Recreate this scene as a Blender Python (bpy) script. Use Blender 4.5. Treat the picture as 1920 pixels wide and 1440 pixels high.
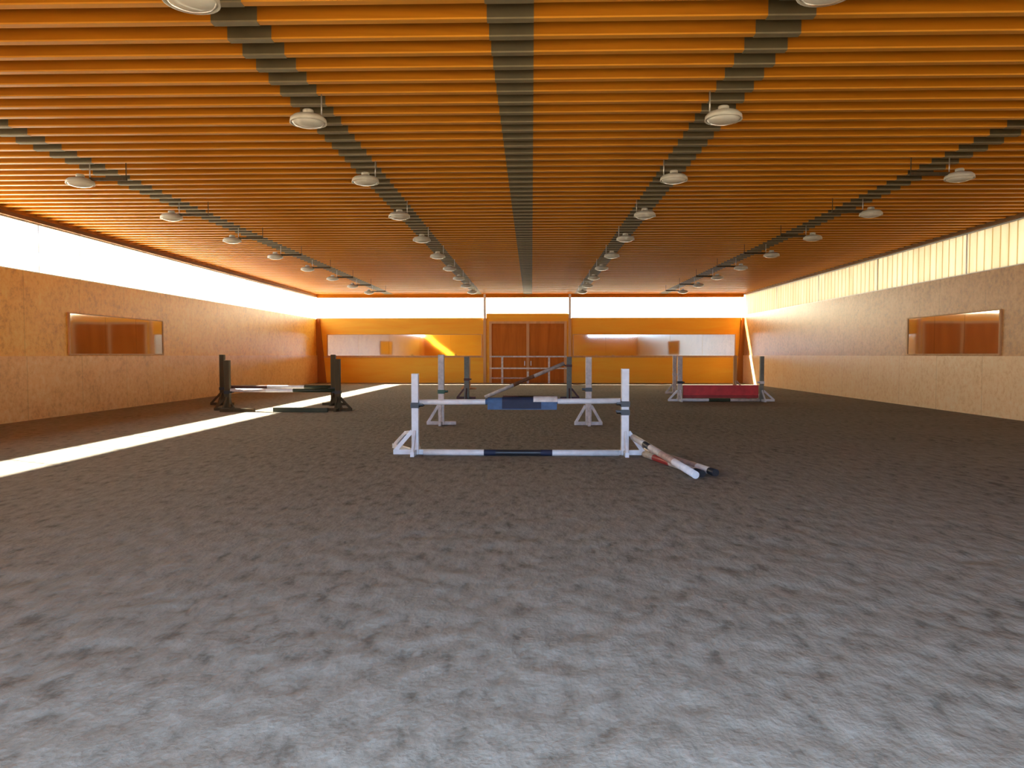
import bpy, bmesh, math, random
from mathutils import Vector, Matrix, noise
random.seed(7)
S = bpy.context.scene
for o in list(bpy.data.objects):
    bpy.data.objects.remove(o)
COL = S.collection

# ---------------------------------------------------------------- camera, sky, sun, exposure
cam_d = bpy.data.cameras.new('camera')
cam_d.sensor_width = 36.0
cam_d.lens = 1400 / 1920 * 36
cam_d.clip_end = 500
cam = bpy.data.objects.new('camera', cam_d)
COL.objects.link(cam)
cam.location = (0, 0, 1.8)
cam.rotation_euler = (math.radians(90 - 2.25), 0, math.radians(1.514))
S.camera = cam

S.view_settings.view_transform = 'Standard'
S.view_settings.look = 'None'
S.view_settings.gamma = 1.0
S.view_settings.use_curve_mapping = False
S.view_settings.exposure = 1.08

w = bpy.data.worlds.new('sky')
S.world = w
w.use_nodes = True
bg = w.node_tree.nodes['Background']
# hazy warm white sky on the sun's side, clearer blue behind the viewer
_nt = w.node_tree
_tc = _nt.nodes.new('ShaderNodeTexCoord')
_sp = _nt.nodes.new('ShaderNodeSeparateXYZ')
_nt.links.new(_tc.outputs['Generated'], _sp.inputs[0])
_rp = _nt.nodes.new('ShaderNodeValToRGB')
_mr = _nt.nodes.new('ShaderNodeMapRange')
_mr.inputs['From Min'].default_value = -1
_mr.inputs['From Max'].default_value = 1
_nt.links.new(_sp.outputs[1], _mr.inputs[0])
_nt.links.new(_mr.outputs[0], _rp.inputs[0])
_rp.color_ramp.elements[0].position = 0.12
_rp.color_ramp.elements[0].color = (0.52, 0.76, 1.14, 1)
_rp.color_ramp.elements[1].position = 0.5
_rp.color_ramp.elements[1].color = (1.0, 0.89, 0.66, 1)
_nt.links.new(_rp.outputs[0], bg.inputs[0])
bg.inputs[1].default_value = 5.4

sd = bpy.data.lights.new('sun', 'SUN')
sd.energy = 26
sd.angle = math.radians(1.0)
sd.color = (1.0, 0.93, 0.80)
sun = bpy.data.objects.new('sun', sd)
COL.objects.link(sun)
SUN = Vector((4.9, -2.5, -4.1)).normalized()
sun.rotation_euler = SUN.to_track_quat('-Z', 'Y').to_euler()
sun.location = (-30, 60, 40)

cy = S.cycles
cy.use_denoising = True
cy.max_bounces = 10
cy.diffuse_bounces = 8
cy.glossy_bounces = 5
cy.transparent_max_bounces = 16
cy.caustics_reflective = False
cy.caustics_refractive = False
cy.sample_clamp_indirect = 12

# hall dimensions (metres; camera at the origin, hall runs along +Y)
XL, XR, Y0, Y1 = -13.8, 13.4, -0.3, 47.7
ZJ = 5.65                     # underside of the joists
ZD = 6.0                      # underside of the deck
BANDS = [-9.1, -3.45, -0.25, 2.95, 8.3]


def portal(loc, sx, sy, direction):
    d = bpy.data.lights.new('daylight_portal', 'AREA')
    d.shape = 'RECTANGLE'
    d.size, d.size_y = sx, sy
    d.cycles.is_portal = True
    o = bpy.data.objects.new('daylight_portal', d)
    COL.objects.link(o)
    o.location = loc
    o.rotation_euler = Vector(direction).to_track_quat('-Z', 'Y').to_euler()
    return o


# ---------------------------------------------------------------- materials
def new_mat(name):
    m = bpy.data.materials.new(name)
    m.use_nodes = True
    nt = m.node_tree
    b = nt.nodes['Principled BSDF']
    return m, nt, b


def ramp(nt, fac, stops):
    r = nt.nodes.new('ShaderNodeValToRGB')
    e = r.color_ramp.elements
    while len(e) < len(stops):
        e.new(0.5)
    for k, (p, c) in enumerate(stops):
        e[k].position = p
        e[k].color = (*c, 1)
    nt.links.new(fac, r.inputs[0])
    return r.outputs[0]


def coords(nt, scale=(1, 1, 1), kind='Object', rot=(0, 0, 0)):
    tc = nt.nodes.new('ShaderNodeTexCoord')
    mp = nt.nodes.new('ShaderNodeMapping')
    mp.inputs['Scale'].default_value = scale
    mp.inputs['Rotation'].default_value = rot
    nt.links.new(tc.outputs[kind], mp.inputs[0])
    return mp.outputs[0]


def tex_noise(nt, vec, scale, detail=4, rough=0.55, dist=0.0):
    n = nt.nodes.new('ShaderNodeTexNoise')
    n.inputs['Scale'].default_value = scale
    n.inputs['Detail'].default_value = detail
    n.inputs['Roughness'].default_value = rough
    n.inputs['Distortion'].default_value = dist
    nt.links.new(vec, n.inputs['Vector'])
    return n.outputs['Fac']


def bump(nt, b, height, strength=0.3, dist=0.02):
    bm_ = nt.nodes.new('ShaderNodeBump')
    bm_.inputs['Strength'].default_value = strength
    bm_.inputs['Distance'].default_value = dist
    nt.links.new(height, bm_.inputs['Height'])
    nt.links.new(bm_.outputs[0], b.inputs['Normal'])


def plain(name, col, rough=0.5, metal=0.0, vary=0.12, scale=6, bumps=0.0):
    m, nt, b = new_mat(name)
    v = coords(nt)
    f = tex_noise(nt, v, scale, 5)
    lo = tuple(c * (1 - vary) for c in col)
    hi = tuple(min(1, c * (1 + vary)) for c in col)
    nt.links.new(ramp(nt, f, [(0.3, lo), (0.7, hi)]), b.inputs['Base Color'])
    b.inputs['Roughness'].default_value = rough
    b.inputs['Metallic'].default_value = metal
    if bumps:
        bump(nt, b, tex_noise(nt, v, scale * 6, 4), bumps, 0.01)
    return m


def wood(name, dark, light, along=(1, 0, 0), rough=0.5, scale=5.0, stretch=0.06, bumps=0.15, coat=0.0):
    m, nt, b = new_mat(name)
    sc = tuple(stretch if a else 1.0 for a in along)
    v = coords(nt, sc)
    f = tex_noise(nt, v, scale, 8, 0.6, 0.6)
    nt.links.new(ramp(nt, f, [(0.28, dark), (0.72, light)]), b.inputs['Base Color'])
    b.inputs['Roughness'].default_value = rough
    b.inputs['Coat Weight'].default_value = coat
    b.inputs['Specular IOR Level'].default_value = 0.2
    b.inputs['Specular Tint'].default_value = (1.0, 0.75, 0.45, 1)
    bump(nt, b, tex_noise(nt, v, scale * 5, 6), bumps, 0.01)
    return m


def osb(name, c1, c2, c3, rough, horiz_axis, coat=0.0, spec=0.3):
    """pressed board: short mottled flakes, dusty, panels with faint joints"""
    m, nt, b = new_mat(name)
    v = coords(nt)
    n1 = tex_noise(nt, v, 1.2, 3)
    n2 = tex_noise(nt, v, 6.5, 8, 0.75)
    mx = nt.nodes.new('ShaderNodeMath'); mx.operation = 'MULTIPLY_ADD'
    nt.links.new(n2, mx.inputs[0]); mx.inputs[1].default_value = 0.75
    mul = nt.nodes.new('ShaderNodeMath'); mul.operation = 'MULTIPLY'; mul.inputs[1].default_value = 0.25
    nt.links.new(n1, mul.inputs[0]); nt.links.new(mul.outputs[0], mx.inputs[2])
    col = ramp(nt, mx.outputs[0], [(0.36, c1), (0.5, c2), (0.66, c3)])
    # joints between the boards
    sep = nt.nodes.new('ShaderNodeSeparateXYZ'); nt.links.new(v, sep.inputs[0])
    fr = nt.nodes.new('ShaderNodeMath'); fr.operation = 'PINGPONG'; fr.inputs[1].default_value = 1.25
    nt.links.new(sep.outputs[horiz_axis], fr.inputs[0])
    lt = nt.nodes.new('ShaderNodeMath'); lt.operation = 'LESS_THAN'; lt.inputs[1].default_value = 0.015
    nt.links.new(fr.outputs[0], lt.inputs[0])
    mixc = nt.nodes.new('ShaderNodeMix'); mixc.data_type = 'RGBA'; mixc.blend_type = 'MULTIPLY'
    nt.links.new(lt.outputs[0], mixc.inputs[0])
    nt.links.new(col, mixc.inputs[6]); mixc.inputs[7].default_value = (0.8, 0.76, 0.7, 1)
    nt.links.new(mixc.outputs[2], b.inputs['Base Color'])
    b.inputs['Roughness'].default_value = rough
    b.inputs['Coat Weight'].default_value = coat
    b.inputs['Coat Roughness'].default_value = 0.4
    b.inputs['Specular Tint'].default_value = (1.0, 0.8, 0.5, 1)
    b.inputs['Specular IOR Level'].default_value = spec
    bump(nt, b, n2, 0.35, 0.02)
    return m


M = {}
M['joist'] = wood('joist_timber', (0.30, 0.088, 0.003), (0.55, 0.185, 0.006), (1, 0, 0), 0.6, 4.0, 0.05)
M['joist_lit_edge'] = wood('joist_lit_underside', (0.58, 0.22, 0.018), (0.80, 0.34, 0.035), (1, 0, 0), 0.4, 4.0, 0.05)  # same timber, lightened: the bright lit joist undersides are painted into the colour
M['galv_lit_edge'] = plain('plate_lit_underside', (0.24, 0.19, 0.10), 0.5, 0.2, 0.1)  # plate undersides, with the light on them put into a paler colour
M['deck'] = wood('deck_timber', (0.28, 0.10, 0.02), (0.42, 0.16, 0.03), (0, 1, 0), 0.6, 5.0, 0.1)
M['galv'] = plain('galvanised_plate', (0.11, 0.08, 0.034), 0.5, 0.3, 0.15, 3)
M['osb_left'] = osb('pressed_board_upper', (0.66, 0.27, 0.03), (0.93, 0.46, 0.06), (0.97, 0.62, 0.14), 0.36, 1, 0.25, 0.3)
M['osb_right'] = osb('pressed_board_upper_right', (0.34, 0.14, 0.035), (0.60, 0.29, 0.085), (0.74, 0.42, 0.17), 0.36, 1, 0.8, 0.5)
M['osb_kick'] = osb('kick_board_dusty', (0.68, 0.31, 0.09), (0.90, 0.48, 0.15), (0.95, 0.62, 0.26), 0.34, 1, 0.3, 0.4)
M['osb_kick_right'] = osb('kick_board_pale', (0.80, 0.47, 0.20), (0.95, 0.64, 0.33), (0.97, 0.75, 0.48), 0.34, 1, 0.7, 0.5)
M['plywood'] = wood('orange_plywood', (0.95, 0.40, 0.03), (0.98, 0.56, 0.055), (1, 0, 0), 0.42, 2.2, 0.12)
M['door'] = wood('door_boards', (0.42, 0.115, 0.012), (0.62, 0.19, 0.022), (0, 0, 1), 0.5, 3.0, 0.08)
M['pale_wood'] = wood('pale_timber', (0.58, 0.30, 0.12), (0.76, 0.45, 0.22), (0, 0, 1), 0.5, 4.0, 0.08)
M['dark_trim'] = wood('dark_trim', (0.16, 0.075, 0.025), (0.24, 0.12, 0.045), (0, 1, 0), 0.6, 4.0, 0.08)
M['brown_trim'] = wood('corner_board', (0.34, 0.11, 0.018), (0.48, 0.18, 0.03), (0, 0, 1), 0.5, 3.0, 0.08)
M['alu'] = plain('window_aluminium', (0.55, 0.56, 0.56), 0.4, 0.6, 0.05)
M['outer'] = plain('outer_render', (0.6, 0.58, 0.54), 0.8, 0, 0.05)
M['white'] = plain('white_paint', (0.74, 0.73, 0.74), 0.38, 0, 0.10, 9)
M['worn_white'] = plain('worn_white_paint', (0.60, 0.53, 0.49), 0.5, 0, 0.28, 7)
M['pinkish'] = plain('faded_pink_paint', (0.46, 0.33, 0.28), 0.5, 0, 0.3, 9)
M['blue'] = plain('blue_cloth', (0.055, 0.11, 0.22), 0.7, 0, 0.2, 8)
M['navy'] = plain('navy_cloth', (0.012, 0.017, 0.045), 0.7, 0, 0.2, 8)
M['black'] = plain('black_plastic', (0.02, 0.02, 0.024), 0.4, 0, 0.1)
M['green'] = plain('green_plastic', (0.012, 0.07, 0.02), 0.4, 0, 0.1)
M['red'] = plain('red_paint', (0.66, 0.045, 0.05), 0.4, 0, 0.2, 3)
M['dark_red'] = plain('dark_red_paint', (0.36, 0.03, 0.03), 0.45, 0, 0.2, 3)
M['dark_wood'] = wood('dark_brown_stain', (0.055, 0.038, 0.02), (0.10, 0.07, 0.035), (0, 0, 1), 0.55, 5, 0.1)
M['dark_green'] = plain('dark_green_paint', (0.035, 0.045, 0.018), 0.5, 0, 0.2)
M['grey_post'] = plain('grey_green_paint', (0.19, 0.19, 0.15), 0.5, 0, 0.2)
M['maroon'] = plain('maroon_paint', (0.09, 0.03, 0.025), 0.5, 0, 0.2)
M['rust_wood'] = wood('red_brown_timber', (0.16, 0.07, 0.035), (0.28, 0.13, 0.07), (0, 0, 1), 0.6, 5, 0.1)
M['lamp_shell'] = plain('lamp_housing', (0.60, 0.55, 0.42), 0.35, 0, 0.06)
M['lamp_lens'] = plain('lamp_lens', (0.70, 0.65, 0.52), 0.12, 0, 0.04)
M['steel'] = plain('steel_wire', (0.55, 0.52, 0.45), 0.35, 0.7, 0.05)

m, nt, b = new_mat('mirror_glass')
b.inputs['Base Color'].default_value = (0.88, 0.84, 0.72, 1)
b.inputs['Metallic'].default_value = 1
b.inputs['Roughness'].default_value = 0.04
vv = coords(nt)
bump(nt, b, tex_noise(nt, vv, 0.5, 1), 0.05, 0.05)
M['mirror'] = m

m, nt, b = new_mat('window_pane')
out = nt.nodes['Material Output']
tr = nt.nodes.new('ShaderNodeBsdfTransparent'); tr.inputs[0].default_value = (0.96, 0.97, 0.96, 1)
gl = nt.nodes.new('ShaderNodeBsdfGlossy'); gl.inputs['Roughness'].default_value = 0.03
ms = nt.nodes.new('ShaderNodeMixShader'); ms.inputs[0].default_value = 0.06
nt.links.new(tr.outputs[0], ms.inputs[1]); nt.links.new(gl.outputs[0], ms.inputs[2])
nt.links.new(ms.outputs[0], out.inputs[0])
M['pane'] = m

m, nt, b = new_mat('translucent_panel')
out = nt.nodes['Material Output']
vv = coords(nt)
sep = nt.nodes.new('ShaderNodeSeparateXYZ'); nt.links.new(vv, sep.inputs[0])
pp = nt.nodes.new('ShaderNodeMath'); pp.operation = 'PINGPONG'; pp.inputs[1].default_value = 0.19
nt.links.new(sep.outputs[1], pp.inputs[0])
pc = ramp(nt, pp.outputs[0], [(0.012, (0.50, 0.42, 0.24)), (0.035, (0.72, 0.66, 0.56))])
n3 = tex_noise(nt, coords(nt, (1, 1, 0.15)), 2.0, 3)
mc = nt.nodes.new('ShaderNodeMix'); mc.data_type = 'RGBA'; mc.blend_type = 'MULTIPLY'
mc.inputs[0].default_value = 0.5
nt.links.new(pc, mc.inputs[6])
nt.links.new(ramp(nt, n3, [(0.35, (0.85, 0.8, 0.7)), (0.65, (1, 1, 1))]), mc.inputs[7])
td = nt.nodes.new('ShaderNodeBsdfTranslucent'); nt.links.new(mc.outputs[2], td.inputs[0])
df = nt.nodes.new('ShaderNodeBsdfDiffuse'); nt.links.new(mc.outputs[2], df.inputs[0])
ms = nt.nodes.new('ShaderNodeMixShader'); ms.inputs[0].default_value = 0.45
nt.links.new(td.outputs[0], ms.inputs[1]); nt.links.new(df.outputs[0], ms.inputs[2])
nt.links.new(ms.outputs[0], out.inputs[0])
M['poly'] = m

# sand
m, nt, b = new_mat('riding_sand')
v = coords(nt)
vs_ = coords(nt, (1, 0.5, 1))
a1 = tex_noise(nt, v, 0.35, 3)
a2 = tex_noise(nt, vs_, 7.5, 3, 0.55)
a3 = tex_noise(nt, v, 30, 4, 0.7)
ad = nt.nodes.new('ShaderNodeMath'); ad.operation = 'MULTIPLY_ADD'; ad.inputs[1].default_value = 0.35
nt.links.new(a1, ad.inputs[0]); nt.links.new(a2, ad.inputs[2])
sc_ = nt.nodes.new('ShaderNodeMath'); sc_.operation = 'MULTIPLY_ADD'; sc_.inputs[1].default_value = 0.2
nt.links.new(a3, sc_.inputs[0]); nt.links.new(ad.outputs[0], sc_.inputs[2])
nt.links.new(ramp(nt, sc_.outputs[0], [(0.56, (0.14, 0.120, 0.092)), (0.68, (0.225, 0.199, 0.158)), (0.80, (0.255, 0.228, 0.182)), (0.98, (0.29, 0.262, 0.215))]), b.inputs['Base Color'])
b.inputs['Roughness'].default_value = 0.95
b.inputs['Specular IOR Level'].default_value = 0.15
bump(nt, b, sc_.outputs[0], 0.6, 0.06)
M['sand'] = m
M['yard'] = plain('gravel_yard', (0.58, 0.53, 0.44), 0.95, 0, 0.15, 0.6)


# ---------------------------------------------------------------- mesh helpers
class MB:
    def __init__(self):
        self.bm = bmesh.new()
        self.mats = []

    def slot(self, m):
        if m not in self.mats:
            self.mats.append(m)
        return self.mats.index(m)

    def _paint(self, geom, m):
        i = self.slot(m)
        vs = set(geom)
        for f in self.bm.faces:
            if f.material_index == 0 and all(x in vs for x in f.verts):
                f.material_index = i

    def box(self, x0, x1, y0, y1, z0, z1, m='white'):
        vs = [self.bm.verts.new((x, y, z)) for x in (x0, x1) for y in (y0, y1) for z in (z0, z1)]
        i = self.slot(m)
        for q in ((0, 1, 3, 2), (4, 6, 7, 5), (0, 4, 5, 1), (2, 3, 7, 6), (0, 2, 6, 4), (1, 5, 7, 3)):
            f = self.bm.faces.new([vs[k] for k in q]); f.material_index = i
        return self

    def frame(self, a, bb, up=(0, 0, 1)):
        a, bb = Vector(a), Vector(bb)
        d = (bb - a).normalized()
        u = Vector(up)
        if abs(d.dot(u)) > 0.98:
            u = Vector((0, 1, 0))
        s = d.cross(u).normalized()
        u = s.cross(d).normalized()
        return a, bb, d, s, u

    def bar(self, a, bb, wd, h, m='white', up=(0, 0, 1)):
        a, bb, d, s, u = self.frame(a, bb, up)
        vs = []
        for p in (a, bb):
            for i, j in ((-1, -1), (1, -1), (1, 1), (-1, 1)):
                vs.append(self.bm.verts.new(p + s * i * wd / 2 + u * j * h / 2))
        i = self.slot(m)
        for q in ((3, 2, 1, 0), (4, 5, 6, 7), (0, 1, 5, 4), (1, 2, 6, 5), (2, 3, 7, 6), (3, 0, 4, 7)):
            f = self.bm.faces.new([vs[k] for k in q]); f.material_index = i
        return self

    def tube(self, a, bb, r, bands=None, n=16, m='white', r2=None):
        """bands: list of (fraction_end, material)"""
        a, bb, d, s, u = self.frame(a, bb)
        bands = bands or [(1.0, m)]
        stops = [0.0] + [x[0] for x in bands]
        prev = None
        r2 = r if r2 is None else r2
        for k, t in enumerate(stops):
            rr = r + (r2 - r) * t
            c = a.lerp(bb, t)
            ring = [self.bm.verts.new(c + (s * math.cos(2 * math.pi * q / n) + u * math.sin(2 * math.pi * q / n)) * rr) for q in range(n)]
            if prev:
                i = self.slot(bands[k - 1][1])
                for q in range(n):
                    f = self.bm.faces.new((prev[q], prev[(q + 1) % n], ring[(q + 1) % n], ring[q]))
                    f.material_index = i; f.smooth = True
            if k == 0:
                f = self.bm.faces.new(ring[::-1]); f.material_index = self.slot(bands[0][1])
            if k == len(stops) - 1:
                f = self.bm.faces.new(ring); f.material_index = self.slot(bands[-1][1])
            prev = ring
        return self

    def lathe(self, prof, m='white', n=28, c=(0, 0, 0)):
        i = self.slot(m)
        prev = None
        for r, z in prof:
            if r < 1e-5:
                ring = [self.bm.verts.new((c[0], c[1], c[2] + z))]
            else:
                ring = [self.bm.verts.new((c[0] + r * math.cos(2 * math.pi * q / n), c[1] + r * math.sin(2 * math.pi * q / n), c[2] + z)) for q in range(n)]
            if prev:
                for q in range(n):
                    a1, a2 = prev[q % len(prev)], prev[(q + 1) % len(prev)]
                    b1, b2 = ring[q % len(ring)], ring[(q + 1) % len(ring)]
                    vs = []
                    for x in (a1, a2, b2, b1):
                        if x not in vs:
                            vs.append(x)
                    if len(vs) > 2:
                        f = self.bm.faces.new(vs); f.material_index = i; f.smooth = True
            prev = ring
        return self

    def prism(self, pts, m='white', thick=(0, 0.05, 0)):
        """closed outline of 3D points, extruded by a vector"""
        i = self.slot(m)
        t = Vector(thick)
        A = [self.bm.verts.new(Vector(p)) for p in pts]
        B = [self.bm.verts.new(Vector(p) + t) for p in pts]
        self.bm.faces.new(A).material_index = i
        self.bm.faces.new(B[::-1]).material_index = i
        for k in range(len(A)):
            j = (k + 1) % len(A)
            self.bm.faces.new((A[j], A[k], B[k], B[j])).material_index = i
        return self

    def build(self, name, parent=None, bevel=0.0):
        bmesh.ops.recalc_face_normals(self.bm, faces=self.bm.faces)
        me = bpy.data.meshes.new(name)
        self.bm.to_mesh(me)
        self.bm.free()
        for k in self.mats:
            me.materials.append(M[k])
        o = bpy.data.objects.new(name, me)
        COL.objects.link(o)
        if parent:
            o.parent = parent
        if bevel:
            md = o.modifiers.new('bevel', 'BEVEL')
            md.width = bevel; md.segments = 2; md.limit_method = 'ANGLE'
        return o


def tag(o, label=None, cat=None, group=None, kind=None):
    if label: o['label'] = label
    if cat: o['category'] = cat
    if group: o['group'] = group
    if kind: o['kind'] = kind
    return o


def struct(mb, name, label, parent=None, cat=None, bevel=0):
    o = mb.build(name, parent, bevel)
    if not parent:
        tag(o, label, cat or name.split('_')[0], kind='structure')
    elif label:
        o['label'] = label
    return o


def empty(name, loc, label, cat, group=None, rz=0.0):
    o = bpy.data.objects.new(name, None)
    COL.objects.link(o)
    o.location = loc
    o.rotation_euler.z = rz
    o.empty_display_size = 0.2
    return tag(o, label, cat, group)


def copy_tree(o, parent=None):
    c = o.copy()
    COL.objects.link(c)
    c.parent = parent
    for ch in list(o.children):
        copy_tree(ch, c)
    return c


# ---------------------------------------------------------------- the hall: floor
def line(a, b_, f):
    out = [a]
    while out[-1] < b_ - 1e-6:
        out.append(min(b_, out[-1] + f(out[-1])))
    return out

ys = line(Y0 - 0.25, Y1 + 0.25, lambda y: 0.2 if y < 2.2 else (max(0.03, 0.0085 * y) if y < 14 else 0.6))
xs = line(XL - 0.25, XR + 0.25, lambda x: 0.06 if -7.5 < x < 7.5 else 0.5)
verts = []
for y in ys:
    amp = 0.015 * max(0.0, min(1.0, (10.3 - y) / 3.0))
    for x in xs:
        z = 0.0
        if amp > 0:
            p = Vector((x * 1.5, y * 2.2, 0))
            z = noise.fractal(p, 1.0, 2.0, 3) * 0.9
            dd = noise.noise(Vector((x * 6.0, y * 2.8, 3.1)))
            z -= max(0.0, dd - 0.15) ** 1.5 * 3.0
            z += noise.noise(Vector((x * 2.5, y * 3.5, 9.7))) * 0.6 + noise.noise(Vector((x * 11, y * 5, 1.7))) * 0.25
            z = min(0.25, z) * amp
        verts.append((x, y, z))
nx = len(xs)
faces = [(j * nx + i, j * nx + i + 1, (j + 1) * nx + i + 1, (j + 1) * nx + i) for j in range(len(ys) - 1) for i in range(nx - 1)]
me = bpy.data.meshes.new('floor')
me.from_pydata(verts, [], faces)
me.polygons.foreach_set('use_smooth', [True] * len(faces))
me.materials.append(M['sand'])
fl = bpy.data.objects.new('floor', me)
COL.objects.link(fl)
tag(fl, 'grey brown sand riding surface marked by hoof prints', 'floor', kind='structure')

g = MB().box(-90, 90, -70, 130, -0.3, -0.05, 'yard')
o = struct(g, 'ground', 'pale gravel yard around the hall', cat='ground')

# ---------------------------------------------------------------- ceiling
EAVE_L, EAVE_B = 1.25, 0.70
c = MB().box(XL - EAVE_L, XR + 1.0, Y0 - 0.8, Y1 + EAVE_B, ZD, ZD + 0.3, 'deck')
ceiling = struct(c, 'ceiling', 'dark boarded roof deck over close set orange timber joists')
JP = 3.816 / 8
jb = MB().box(XL, XR, -0.05, 0.05, 0.02, ZD - ZJ, 'joist').box(XL, XR, -0.05, 0.05, 0, 0.02, 'joist_lit_edge')
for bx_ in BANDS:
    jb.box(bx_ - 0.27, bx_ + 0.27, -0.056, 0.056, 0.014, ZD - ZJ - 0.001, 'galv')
    jb.box(bx_ - 0.27, bx_ + 0.27, -0.056, 0.056, -0.006, 0.014, 'galv_lit_edge')
j0 = jb.build('joist', ceiling)
j0.location = (0, 0, ZJ)
n = 0
y = 7.33 - 16 * JP
while y < Y1 - 0.1:
    o = j0 if n == 0 else j0.copy()
    if n:
        COL.objects.link(o); o.parent = ceiling
    o.location = (0, y, ZJ)
    n += 1
    y += JP

# ---------------------------------------------------------------- walls
T = 0.25
WL0, WL1 = 4.08, 5.47          # left strip window, sill and head
WR0, WR1 = 4.27, 5.57
WB0, WB1 = 4.12, 5.40
def mk_wall(x0, x1, y0, y1, z0, z1, mi, name, label, inner_side):
    return MB().box(x0, x1, y0, y1, z0, z1, mi)

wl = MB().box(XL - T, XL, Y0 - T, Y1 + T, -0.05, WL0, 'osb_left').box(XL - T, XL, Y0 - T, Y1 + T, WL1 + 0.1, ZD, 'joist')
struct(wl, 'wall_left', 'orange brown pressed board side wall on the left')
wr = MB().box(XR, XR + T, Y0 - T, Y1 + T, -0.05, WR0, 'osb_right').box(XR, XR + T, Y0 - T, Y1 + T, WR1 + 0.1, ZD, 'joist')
struct(wr, 'wall_right', 'pinkish brown pressed board side wall on the right')
struct(MB().box(XL - 0.3, XL + 0.04, Y0, Y1, WL1, WL1 + 0.1, 'dark_trim'), 'trim_1', 'dark beam above the left strip window', cat='trim')
struct(MB().box(XR - 0.04, XR + 0.3, Y0, Y1, WR1, WR1 + 0.1, 'dark_trim'), 'trim_2', 'dark beam above the right strip window', cat='trim')
KH = 1.76
struct(MB().box(XL, XL + 0.05, Y0, Y1 - 0.06, 0, KH, 'osb_kick'), 'baseboard_left', 'tall dusty kick boards along the left wall', cat='kick boards')
struct(MB().box(XR - 0.05, XR, Y0, Y1 - 0.06, 0, KH, 'osb_kick_right'), 'baseboard_right', 'tall dusty kick boards along the right wall', cat='kick boards')

DX0, DX1, DZ = -2.72, 2.22, 3.92
wb = MB()
wb.box(XL, DX0, Y1, Y1 + T, -0.05, WB0, 'plywood')
wb.box(DX1, XR, Y1, Y1 + T, -0.05, WB0, 'plywood')
wb.box(DX0, DX1, Y1, Y1 + T, DZ, WB0, 'plywood')
wb.box(-2.9, 2.35, Y1 - 0.04, Y1 + T, WB0, WB0 + 0.27, 'plywood')
wb.box(XL, XR, Y1, Y1 + T, WB1 + 0.04, ZD, 'joist')
struct(wb, 'wall_back', 'orange plywood end wall around the big door')
# front end wall with the open gateway the view comes in through
wf = MB()
wf.box(XL, -4.2, Y0 - T, Y0, -0.05, 4.1, 'plywood')
wf.box(4.0, XR, Y0 - T, Y0, -0.05, 4.1, 'plywood')
wf.box(-4.2, 4.0, Y0 - T, Y0, 4.0, 4.1, 'plywood')
wf.box(XL, XR, Y0 - T, Y0, 5.4, ZD, 'joist')
wf.box(XL, 7.2, Y0 - T, Y0, 4.1, 5.4, 'plywood')
struct(wf, 'wall_front', 'plywood end wall with the open gateway, behind the viewer')

# kick boards, rails and corner boards of the back wall
k = MB().box(XL + 0.3, -3.1, Y1 - 0.05, Y1, 0, 1.66, 'plywood').box(2.5, XR - 0.3, Y1 - 0.05, Y1, 0, 1.66, 'plywood')
struct(k, 'baseboard_back', 'orange plywood kick boards below the end wall mirrors', cat='kick boards')
struct(MB().box(XL + 0.3, -3.1, Y1 - 0.09, Y1, 1.62, 1.68, 'pale_wood').box(2.5, XR - 0.3, Y1 - 0.09, Y1, 1.62, 1.68, 'pale_wood'),
       'trim_3', 'pale rail on top of the end wall kick boards', cat='trim')
struct(MB().prism([(XL, Y1 - 0.12, 0), (XL + 0.62, Y1 - 0.12, 0), (XL + 0.2, Y1 - 0.12, WB0), (XL, Y1 - 0.12, WB0)], 'brown_trim', (0, 0.12, 0)),
       'trim_4', 'tapering brown corner board left of the end wall', cat='trim')
struct(MB().prism([(XR, Y1 - 0.12, 0), (XR - 0.45, Y1 - 0.12, 0), (XR - 0.15, Y1 - 0.12, WB0), (XR, Y1 - 0.12, WB0)], 'brown_trim', (0, 0.12, 0)),
       'trim_5', 'tapering brown corner board right of the end wall', cat='trim')
for i, x in enumerate((-3.0, 2.42)):
    struct(MB().box(x - 0.09, x + 0.09, Y1 - 0.1, Y1 + T, 0, WB0, 'pale_wood').box(x - 0.07, x + 0.07, Y1 - 0.06, Y1 + T, WB0, ZJ, 'outer'),
           'trim_%d' % (6 + i), ('left', 'right')[i] + ' hand upright post beside the big end door', cat='trim', bevel=0.008)

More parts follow.
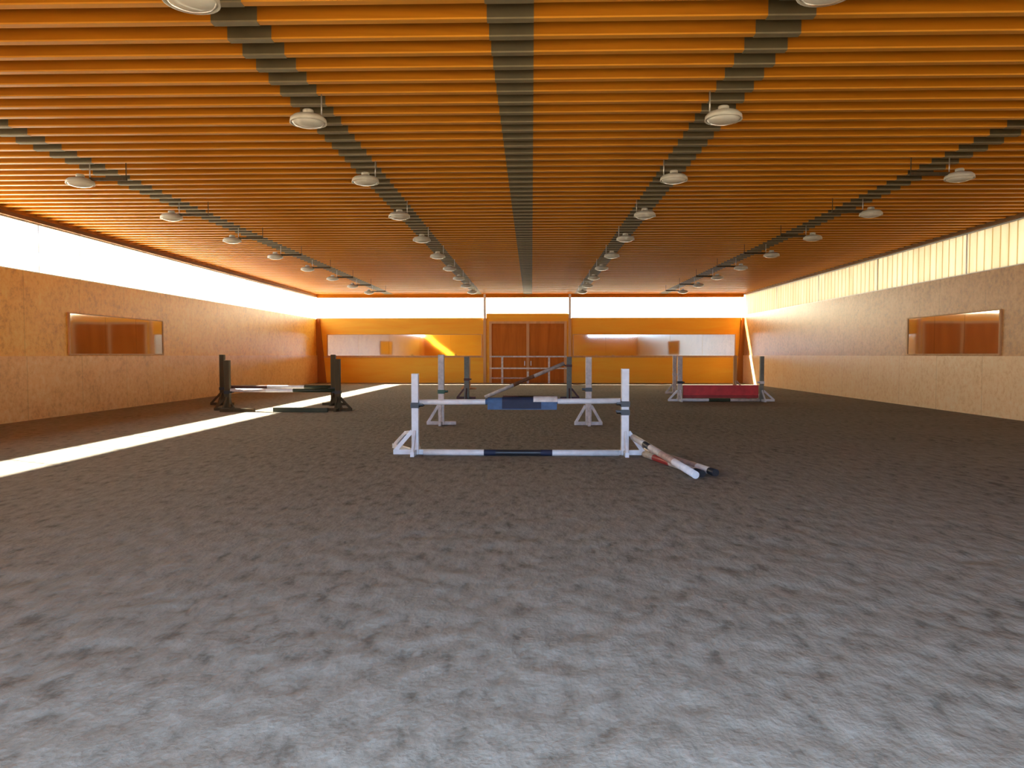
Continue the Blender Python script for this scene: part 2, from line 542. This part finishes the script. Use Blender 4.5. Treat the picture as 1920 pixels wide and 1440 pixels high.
# door
door = MB()
door.box(DX0, DX0 + 0.16, Y1 - 0.06, Y1 + 0.1, 0, DZ, 'pale_wood').box(DX1 - 0.16, DX1, Y1 - 0.06, Y1 + 0.1, 0, DZ, 'pale_wood')
door.box(DX0 + 0.16, DX1 - 0.16, Y1 - 0.06, Y1 + 0.1, DZ - 0.14, DZ, 'pale_wood')
door = struct(door, 'door_1', 'tall red brown double door in the far end wall', cat='door')
xm = (DX0 + DX1) / 2
for s_, (x0, x1) in enumerate(((DX0 + 0.16, xm), (xm, DX1 - 0.16))):
    lf = MB()
    nb = 14
    for q in range(nb):
        a_ = x0 + (x1 - x0) * q / nb
        lf.box(a_, a_ + (x1 - x0) / nb, Y1 + 0.02 + 0.006 * (q % 2), Y1 + 0.07, 0.0, DZ - 0.14, 'door')
    leaf = lf.build('door_leaf', door)
    MB().box(x0, x1, Y1 - 0.005, Y1 + 0.03, 1.86, 1.98, 'door').box(x0, x1, Y1 - 0.005, Y1 + 0.03, 0.12, 0.26, 'door').box(x0, x1, Y1 - 0.005, Y1 + 0.03, 3.5, 3.64, 'door').build('ledge_board', leaf)
    hx = x1 - 0.2 if s_ == 0 else x0 + 0.2
    MB().box(hx - 0.02, hx + 0.02, Y1 - 0.05, Y1 - 0.02, 1.1, 1.4, 'steel').box(hx - 0.015, hx + 0.015, Y1 - 0.03, Y1 + 0.02, 1.12, 1.15, 'steel').box(hx - 0.015, hx + 0.015, Y1 - 0.03, Y1 + 0.02, 1.35, 1.38, 'steel').build('door_handle', leaf)
MB().box(xm - 0.09, xm + 0.09, Y1 - 0.02, Y1 + 0.02, 0.02, DZ - 0.14, 'pale_wood').build('meeting_post', door)

# ---------------------------------------------------------------- strip windows
def strip(name, label, axis, fixed, a0, a1, z0, z1, pitch, pane_mat, th=0.03, mull=0.05):
    f = MB()
    def bx(p0, p1, q0, q1, d0, d1):
        if axis == 'y':
            f.box(d0, d1, p0, p1, q0, q1, 'alu')
        else:
            f.box(p0, p1, d0, d1, q0, q1, 'alu')
    bx(a0, a1, z0, z0 + 0.04, fixed - 0.04, fixed + 0.04)
    bx(a0, a1, z1 - 0.04, z1, fixed - 0.04, fixed + 0.04)
    nn = max(1, round((a1 - a0) / pitch))
    for q in range(nn + 1):
        p = a0 + (a1 - a0) * q / nn
        bx(max(a0, p - mull / 2), min(a1, p + mull / 2), z0 + 0.04, z1 - 0.04, fixed - 0.025, fixed + 0.025)
    fo = struct(f, name, label, cat='window')
    g_ = MB()
    if axis == 'y':
        g_.box(fixed - th / 2, fixed + th / 2, a0, a1, z0 + 0.03, z1 - 0.03, pane_mat)
    else:
        g_.box(a0, a1, fixed - th / 2, fixed + th / 2, z0 + 0.03, z1 - 0.03, pane_mat)
    g_.build('window_pane', fo)
    return fo

def pane_sheet(name, axis, fixed, a0, a1, z0, z1, mat_, parent):
    me_ = bpy.data.meshes.new(name)
    if axis == 'y':
        vs = [(fixed, a0, z0), (fixed, a1, z0), (fixed, a1, z1), (fixed, a0, z1)]
    else:
        vs = [(a0, fixed, z0), (a1, fixed, z0), (a1, fixed, z1), (a0, fixed, z1)]
    me_.from_pydata(vs, [], [(0, 1, 2, 3)])
    me_.materials.append(M[mat_])
    o_ = bpy.data.objects.new(name, me_); COL.objects.link(o_); o_.parent = parent
    return o_

strip('window_1', 'blazing white strip window high along the left wall', 'y', XL - 0.12, Y0, Y1, WL0, WL1, 1.9, 'pane', mull=0.03)
strip('window_2', 'cream translucent strip window high along the right wall', 'y', XR + 0.12, Y0, Y1, WR0, WR1, 5.7, 'poly', th=0.02)
strip('window_3', 'white strip window in the end wall left of the door', 'x', Y1 + 0.12, XL, -3.1, WB0, WB1, 3.5, 'pane', mull=0.02)
strip('window_4', 'short white strip window in the end wall above the door', 'x', Y1 + 0.12, -2.9, 2.33, WB0 + 0.27, WB1, 5.3, 'pane', mull=0.02)
strip('window_5', 'white strip window in the end wall right of the door', 'x', Y1 + 0.12, 2.52, XR, WB0, WB1, 3.5, 'pane', mull=0.02)
strip('window_6', 'short strip window in the front end wall, behind the viewer', 'x', Y0 - 0.12, 7.2, XR, 4.1, 5.4, 3.1, 'pane', mull=0.03)
portal((XL - 0.2, (Y0 + Y1) / 2, (WL0 + WL1) / 2), WL1 - WL0, Y1 - Y0, (1, 0, 0))
portal((XR + 0.3, (Y0 + Y1) / 2, (WR0 + WR1) / 2), WR1 - WR0, Y1 - Y0, (-1, 0, 0))
portal(((XL + XR) / 2, Y1 + 0.2, 4.76), XR - XL, 1.28, (0, -1, 0))
portal(((7.2 + XR) / 2, Y0 - 0.2, 4.75), XR - 7.2, 1.3, (0, 1, 0))
portal((-0.1, Y0 - 0.2, 1.97), 8.2, 3.95, (0, 1, 0))
for p_ in [o for o in COL.objects if o.name.startswith('daylight_portal')]:
    d = p_.matrix_basis
# portal orientation: local X = size, local Y = size_y
def orient(o, xdir, zdir):
    z = -Vector(zdir).normalized(); x = Vector(xdir).normalized(); y_ = z.cross(x)
    o.rotation_euler = Matrix((x, y_, z)).transposed().to_euler()
P = [o for o in COL.objects if o.name.startswith('daylight_portal')]
orient(P[0], (0, 0, 1), (1, 0, 0)); orient(P[1], (0, 0, 1), (-1, 0, 0))
orient(P[2], (1, 0, 0), (0, -1, 0)); orient(P[3], (1, 0, 0), (0, 1, 0)); orient(P[4], (1, 0, 0), (0, 1, 0))

# ---------------------------------------------------------------- mirrors
def mirror(label, axis, fixed, sgn, a0, a1, z0, z1, npan):
    """fixed: wall face; sgn: direction into the hall"""
    mid = (a0 + a1) / 2
    root = empty('wall_mirror', (fixed, mid, z0) if axis == 'y' else (mid, fixed, z0), label, 'mirror', 'arena mirrors at rider height')
    def bx(mb, p0, p1, q0, q1, d0, d1, mm):
        p0 -= mid; p1 -= mid; q0 -= z0; q1 -= z0
        d0, d1 = sorted((d0 * sgn, d1 * sgn))
        if axis == 'y': mb.box(d0, d1, p0, p1, q0, q1, mm)
        else: mb.box(p0, p1, d0, d1, q0, q1, mm)
    f = MB()
    bx(f, a0, a1, z0, z0 + 0.05, 0, 0.05, 'pale_wood'); bx(f, a0, a1, z1 - 0.03, z1, 0, 0.05, 'pale_wood')
    bx(f, a0, a0 + 0.06, z0 + 0.05, z1 - 0.03, 0, 0.05, 'pale_wood'); bx(f, a1 - 0.06, a1, z0 + 0.05, z1 - 0.03, 0, 0.05, 'pale_wood')
    f.build('mirror_frame', root)
    for q in range(npan):
        p0 = a0 + 0.06 + (a1 - a0 - 0.12) * q / npan; p1 = a0 + 0.06 + (a1 - a0 - 0.12) * (q + 1) / npan
        g_ = MB(); bx(g_, p0 + 0.004, p1 - 0.004, z0 + 0.05, z1 - 0.03, 0.005, 0.03, 'mirror')
        g_.build('mirror_pane', root)
    return root

mirror('long mirror strip on the end wall left of the door', 'x', Y1, -1, -13.15, -3.15, 1.69, 3.10, 5)
mirror('long mirror strip on the end wall right of the door', 'x', Y1, -1, 2.6, 12.9, 1.69, 3.10, 5)
mirror('framed mirror on the left side wall reflecting the dark door', 'y', XL, 1, 21.9, 27.6, 1.78, 3.06, 3)
mirror('framed mirror on the right side wall reflecting the dark door', 'y', XR, -1, 21.7, 27.0, 1.78, 3.10, 3)

# ---------------------------------------------------------------- pendant lamps
LZ = 5.25 - 0.02
def lamp_proto(arm=0, hs=1):
    r = empty('pendant_lamp', (0, 0, 0), 'x', 'lamp')
    MB().lathe([(0.0, 0.16), (0.06, 0.16), (0.10, 0.13), (0.22, 0.10), (0.262, 0.06), (0.27, 0.0), (0.255, 0.0), (0.24, 0.03), (0.0, 0.03)], 'lamp_shell').build('lamp_housing', r)
    MB().lathe([(0.0, -0.055), (0.10, -0.05), (0.19, -0.03), (0.245, 0.012), (0.24, 0.03), (0.0, 0.029)], 'lamp_lens').build('lamp_lens', r)
    MB().lathe([(0.0, 0.20), (0.07, 0.20), (0.08, 0.19), (0.08, 0.14), (0.0, 0.14)], 'lamp_shell', 14).build('ballast_box', r)
    MB().tube((hs * 0.2, 0, 0.08), (hs * 0.2, 0, ZJ - LZ + 0.003), 0.011, n=8, m='steel').build('hanger_rod', r)
    if arm:
        MB().bar((0.2 * arm, 0, 0.10), (0.95 * arm, 0, 0.10), 0.06, 0.06, 'dark_wood').bar((0.94 * arm, 0, 0.1), (0.94 * arm, 0, ZJ - LZ + 0.003), 0.015, 0.015, 'dark_wood').build('cable_arm', r)
    return r

ordw = ['first', 'second', 'third', 'fourth', 'fifth', 'sixth', 'seventh', 'eighth', 'ninth', 'tenth']
rows = [(-9.1, 'far left row', 2, -1), (-3.32, 'row left of the middle', 0, 0), (2.80, 'row right of the middle', 0, 0), (8.35, 'far right row', 2, 1)]
for x, rn, start, side in rows:
    pr = lamp_proto(-side, 1 if x < 0 else -1)
    for q in range(start, 10):
        o = pr if q == start else copy_tree(pr)
        o.location = (x, 7.33 + q * 3.816, LZ)
        o['label'] = 'round pale pendant lamp, %s from the camera in the %s' % (ordw[q - start], rn)
        o['group'] = 'unlit pendant lamps under the joists'

# ---------------------------------------------------------------- show jumps
def standard(name, loc, h, label, mats=('white', 'white', 'black'), wd=0.11, cup_z=0.9, side=1, rz=0.0, group=None,
             foot=(0.42, 0.36), brace_h=0.42, style='full', cup2=None, far_leg=False):
    """side: +1 when the pole lies on the +X side. Post at the origin."""
    post_m, foot_m, cup_m = mats
    r = empty(name, loc, label, 'jump stand', group, rz)
    p = MB().box(-wd / 2, wd / 2, -wd / 2, wd / 2, 0.0, h, post_m)
    p.build('post', r, 0.008)
    fo, fi = foot[0], foot[1]
    fw = 0.07
    MB().box(-fw / 2, fw / 2, -fo, -wd / 2, 0.0, 0.09, foot_m).build('foot', r, 0.006)
    MB().box(-fw / 2, fw / 2, wd / 2, fo, 0.0, 0.09, foot_m).build('foot', r, 0.006)
    a_, b_ = sorted((-side * (wd / 2), -side * fo))
    MB().box(a_, b_, -fw / 2, fw / 2, 0.0, 0.09, foot_m).build('foot', r, 0.006)
    a_, b_ = sorted((side * (wd / 2), side * fi))
    MB().box(a_, b_, -fw / 2, fw / 2, 0.0, 0.09, foot_m).build('foot', r, 0.006)
    for dx, dy in ((-side, 0), (0, -1), (0, 1)) + (((side, 0),) if style == 'cone' else ()):
        MB().bar((dx * (fo - 0.04), dy * (fo - 0.04), 0.07), (dx * wd / 2, dy * wd / 2, brace_h), 0.045, 0.07, foot_m).build('brace', r, 0.004)
    if far_leg:
        MB().bar((-side * 0.09, 0.08, 0.045), (-side * 0.56, 0.9, 0.045), fw, 0.09, foot_m).build('foot', r, 0.006)
        MB().bar((-side * 0.52, 0.82, 0.08), (-side * 0.22, 0.30, 0.36), 0.045, 0.07, foot_m).bar((-side * 0.22, 0.30, 0.36), (-side * 0.06, 0.05, 0.40), 0.045, 0.06, foot_m).build('brace', r, 0.004)
    for cz in [cup_z] + ([cup2] if cup2 else []):
        if cz is None:
            continue
        cu = MB().box(-wd / 2 - 0.012, wd / 2 + 0.012, -wd / 2 - 0.012, wd / 2 + 0.012, cz - 0.06, cz + 0.04, cup_m)
        x0, x1 = sorted((side * (wd / 2 + 0.01), side * (wd / 2 + 0.09)))
        cu.box(x0, x1, -0.082, 0.082, cz - 0.03, cz - 0.012, cup_m)
        cu.box(x0, x1, -0.082, -0.068, cz - 0.03, cz + 0.02, cup_m).box(x0, x1, 0.068, 0.082, cz - 0.03, cz + 0.02, cup_m)
        cu.build('jump_cup', r)
    return r


def pole(a, b_, r, bands, label, group=None, n=18):
    a, b_ = Vector(a), Vector(b_)
    loc = (a + b_) / 2
    mb = MB().tube(a - loc, b_ - loc, r, bands, n)
    o_ = mb.build('jump_pole')
    o_.location = loc
    return tag(o_, label, 'pole', group)


# --- A: blue and white jump in the foreground
YA = 13.4
A_L, A_R = -2.10, 1.67
standard('jump_stand', (A_L, YA, 0), 1.46, 'white jump stand at the left end of the blue and white jump', cup_z=0.90, side=1, wd=0.125, far_leg=True, foot=(0.40, 0.34), group='white jump stands')
standard('jump_stand', (A_R, YA, 0), 1.55, 'white jump stand at the right end of the blue and white jump', cup_z=0.93, side=-1, wd=0.135, foot=(0.36, 0.34), cup2=0.78, group='white jump stands')
WB = 'white'
pole((A_L + 0.075, YA, 0.942), (A_R - 0.085, YA, 0.972), 0.05, [(0.33, WB), (0.44, 'blue'), (0.6, 'navy'), (0.69, 'blue'), (1, WB)],
     'upper blue and white pole resting in the cups of the nearest jump')
# blue pad draped over the pole
pad = empty('padded_cover', (-0.17, YA, 0.957), 'blue pad with a navy middle draped over the upper pole', 'pad')
def drape(x0, x1, mt, extra=0.0, drop=0.20, t=0.018):
    mb = MB()
    R = 0.056 + extra
    prof = []
    for q in range(9):
        an = math.pi * q / 8
        prof.append((-R * math.cos(an), R * math.sin(an)))
    pts = [(-R - 0.004, -drop)] + prof + [(R + 0.004, -drop)]
    outer = [(-R - t - 0.004, -drop)] + [(-(R + t) * math.cos(math.pi * q / 8), (R + t) * math.sin(math.pi * q / 8)) for q in range(9)] + [(R + t + 0.004, -drop)]
    for k_ in range(len(pts) - 1):
        quad = [pts[k_], pts[k_ + 1], outer[k_ + 1], outer[k_]]
        mb.prism([(x0, yy, zz) for yy, zz in quad], mt, (x1 - x0, 0, 0))
    bmesh.ops.remove_doubles(mb.bm, verts=mb.bm.verts, dist=1e-5)
    return mb
drape(-0.62, 0.62, 'blue', drop=0.14).build('blue_cloth', pad)
drape(-0.36, 0.34, 'navy', 0.0195, drop=0.125, t=0.01).build('navy_panel', pad)
drape(0.20, 0.63, 'worn_white', 0.031, drop=-0.045, t=0.012).build('pale_strip', pad)
pole((A_L + 0.17, YA - 0.16, 0.056), (A_R - 0.12, YA - 0.16, 0.056), 0.055, [(0.31, WB), (0.37, 'navy'), (0.6, 'black'), (0.66, 'navy'), (1, WB)],
     'blue and white ground pole lying under the nearest jump')

# --- loose poles leaning off the right stand
pole((2.38, 10.83, 0.055), (1.81, 13.32, 0.33), 0.055, [(0.30, WB), (0.50, 'pinkish'), (0.68, 'worn_white'), (0.78, 'black'), (1, WB)],
     'worn white pole propped on the right foot of the nearest jump')
pole((2.72, 11.05, 0.055), (2.10, 13.7, 0.055), 0.055, [(0.07, 'black'), (0.22, WB), (0.62, 'pinkish'), (0.9, 'worn_white'), (1, WB)],
     'faded pinkish pole lying on the sand beside the propped one')
pole((2.50, 10.95, 0.055), (1.98, 13.1, 0.055), 0.055, [(0.1, 'black'), (0.5, 'worn_white'), (0.8, 'dark_red'), (1, 'worn_white')],
     'third loose pole lying between the propped pole and the pinkish pole')

# --- B: two tall white stands behind
standard('jump_stand', (-2.32, 19.1, 0), 1.80, 'tall white stand with a green cup behind the nearest jump', ('worn_white', 'worn_white', 'green'), wd=0.15, cup_z=0.86, side=1, foot=(0.38, 0.38), brace_h=0.5, group='white jump stands')
standard('jump_stand', (1.45, 19.1, 0), 1.74, 'tall white stand with a black cup behind the nearest jump', ('worn_white', 'worn_white', 'black'), wd=0.15, cup_z=0.92, side=-1, foot=(0.36, 0.36), brace_h=0.5, style='cone', group='white jump stands')

# --- C: collapsed jump in front of the door
standard('jump_stand', (-2.65, 30.4, 0), 1.72, 'grey green stand on the left of the jump with the fallen pole', ('grey_post', 'maroon', 'maroon'), wd=0.2, cup_z=0.8, side=1, group='grey jump stands')
standard('jump_stand', (1.52, 30.4, 0), 1.72, 'grey green stand on the right of the jump with the fallen pole', ('grey_post', 'maroon', 'maroon'), wd=0.2, cup_z=1.36, side=-1, group='grey jump stands')
pole((-1.9, 30.2, 0.075), (1.32, 30.4, 1.45), 0.075, [(0.36, 'worn_white'), (0.62, 'rust_wood'), (1, 'worn_white')],
     'slanting pole with one end on the sand and one in the cup')
pole((-1.15, 29.9, 0.08), (0.9, 29.9, 0.08), 0.08, [(0.3, 'maroon'), (0.7, 'dark_wood'), (1, 'maroon')], 'dark pole lying on the sand under the slanting pole')
standard('jump_stand', (-3.25, 38.8, 0), 1.72, 'slim pale stand nearer the far door, left of it', ('pale_wood', 'pale_wood', 'pale_wood'), wd=0.12, cup_z=None, side=1, group='pale jump stands')

# --- D: dark jump at the left
g_d = 'dark brown jump stands'
for x, y_, sd_, lab, h in ((-9.80, 23.8, 1, 'front left dark stand of the brown double jump', 1.62), (-6.22, 23.8, -1, 'front right dark stand of the brown double jump', 1.66),
                           (-11.05, 26.4, 1, 'rear left dark stand of the brown double jump', 1.80), (-7.06, 26.4, -1, 'rear right dark stand of the brown double jump', 1.80)):
    standard('jump_stand', (x, y_, 0), h, lab, ('dark_wood', 'dark_wood', 'black'), wd=0.16, cup_z=0.60, side=sd_, foot=(0.45, 0.4), group=g_d)
pole((-9.70, 23.8, 0.651), (-6.32, 23.8, 0.651), 0.06, [(0.34, 'worn_white'), (0.60, WB), (1, 'dark_green')], 'front pole of the brown jump, half white and half dark green')
pole((-10.95, 26.4, 0.651), (-7.16, 26.4, 0.651), 0.06, [(0.4, 'maroon'), (0.75, WB), (1, 'dark_green')], 'rear pole of the brown jump with a maroon end')
b_ = MB().box(-0.86, 0.86, -0.06, 0.06, 0, 0.14, 'dark_green').build('wooden_plank', None, 0.01); b_.location = (-7.25, 23.2, 0)
tag(b_, 'dark plank lying on the sand at the right end of the brown jump', 'plank')
b_ = MB().box(-0.55, 0.55, -0.06, 0.06, 0, 0.11, 'dark_wood').build('wooden_plank', None, 0.01); b_.location = (-9.25, 23.2, 0)
tag(b_, 'short dark plank lying at the left end of the brown jump', 'plank')

# --- E: red jump at the right
YE = 29.0
standard('jump_stand', (5.72, YE, 0), 1.74, 'white stand at the left end of the red jump', ('worn_white', 'white', 'black'), wd=0.17, cup_z=0.74, side=1, foot=(0.45, 0.4), group='red jump stands')
standard('jump_stand', (8.86, YE, 0), 1.74, 'grey stand at the right end of the red jump', ('grey_post', 'white', 'white'), wd=0.14, cup_z=0.74, side=-1, foot=(0.5, 0.4), group='red jump stands')
standard('jump_stand', (6.58, 34.6, 0), 1.76, 'pale stand behind the left end of the red jump', ('worn_white', 'worn_white', 'worn_white'), wd=0.16, cup_z=0.9, side=1, group='pale jump stands')
standard('jump_stand', (10.75, 39.8, 0), 1.76, 'pale slim stand near the end wall behind the red jump', ('pale_wood', 'worn_white', 'worn_white'), wd=0.16, cup_z=None, side=-1, group='pale jump stands')
gate = empty('jump_gate', (7.29, YE, 0), 'long red filler panel of the right hand jump', 'jump panel')
MB().box(-1.44, 1.44, -0.035, 0.035, 0.19, 0.63, 'red').build('panel', gate, 0.01)
MB().box(-1.44, 1.44, -0.05, 0.05, 0.13, 0.24, 'dark_red').build('bottom_rail', gate, 0.008)
MB().box(-1.10, -1.02, -0.045, 0.045, 0.0, 0.14, 'dark_red').build('foot', gate)
MB().box(1.02, 1.10, -0.045, 0.045, 0.0, 0.14, 'dark_red').build('foot', gate)
pole((5.80, YE - 0.18, 0.06), (8.72, YE - 0.18, 0.06), 0.06, [(0.34, WB), (0.62, 'dark_green'), (1, 'worn_white')],
     'white and dark green ground pole under the red panel')

# --- rail gate in front of the far door
rg = empty('rail_barrier', (-0.22, 46.6, 0), 'pale rail barrier standing across the far door', 'barrier')
for x in (-1.62, -0.02, 1.30):
    MB().box(x - 0.06, x + 0.06, -0.05, 0.05, 0, 1.72 if abs(x) > 0.5 else 0.75, 'worn_white').build('upright', rg, 0.006)
for z in (0.95, 1.68):
    MB().box(-2.4, 2.4, -0.08, -0.052, z - 0.045, z + 0.045, 'worn_white').build('rail', rg, 0.004)
MB().box(-2.35, 0.1, -0.10, -0.052, 0.30, 0.38, 'pinkish').build('rail', rg, 0.004)
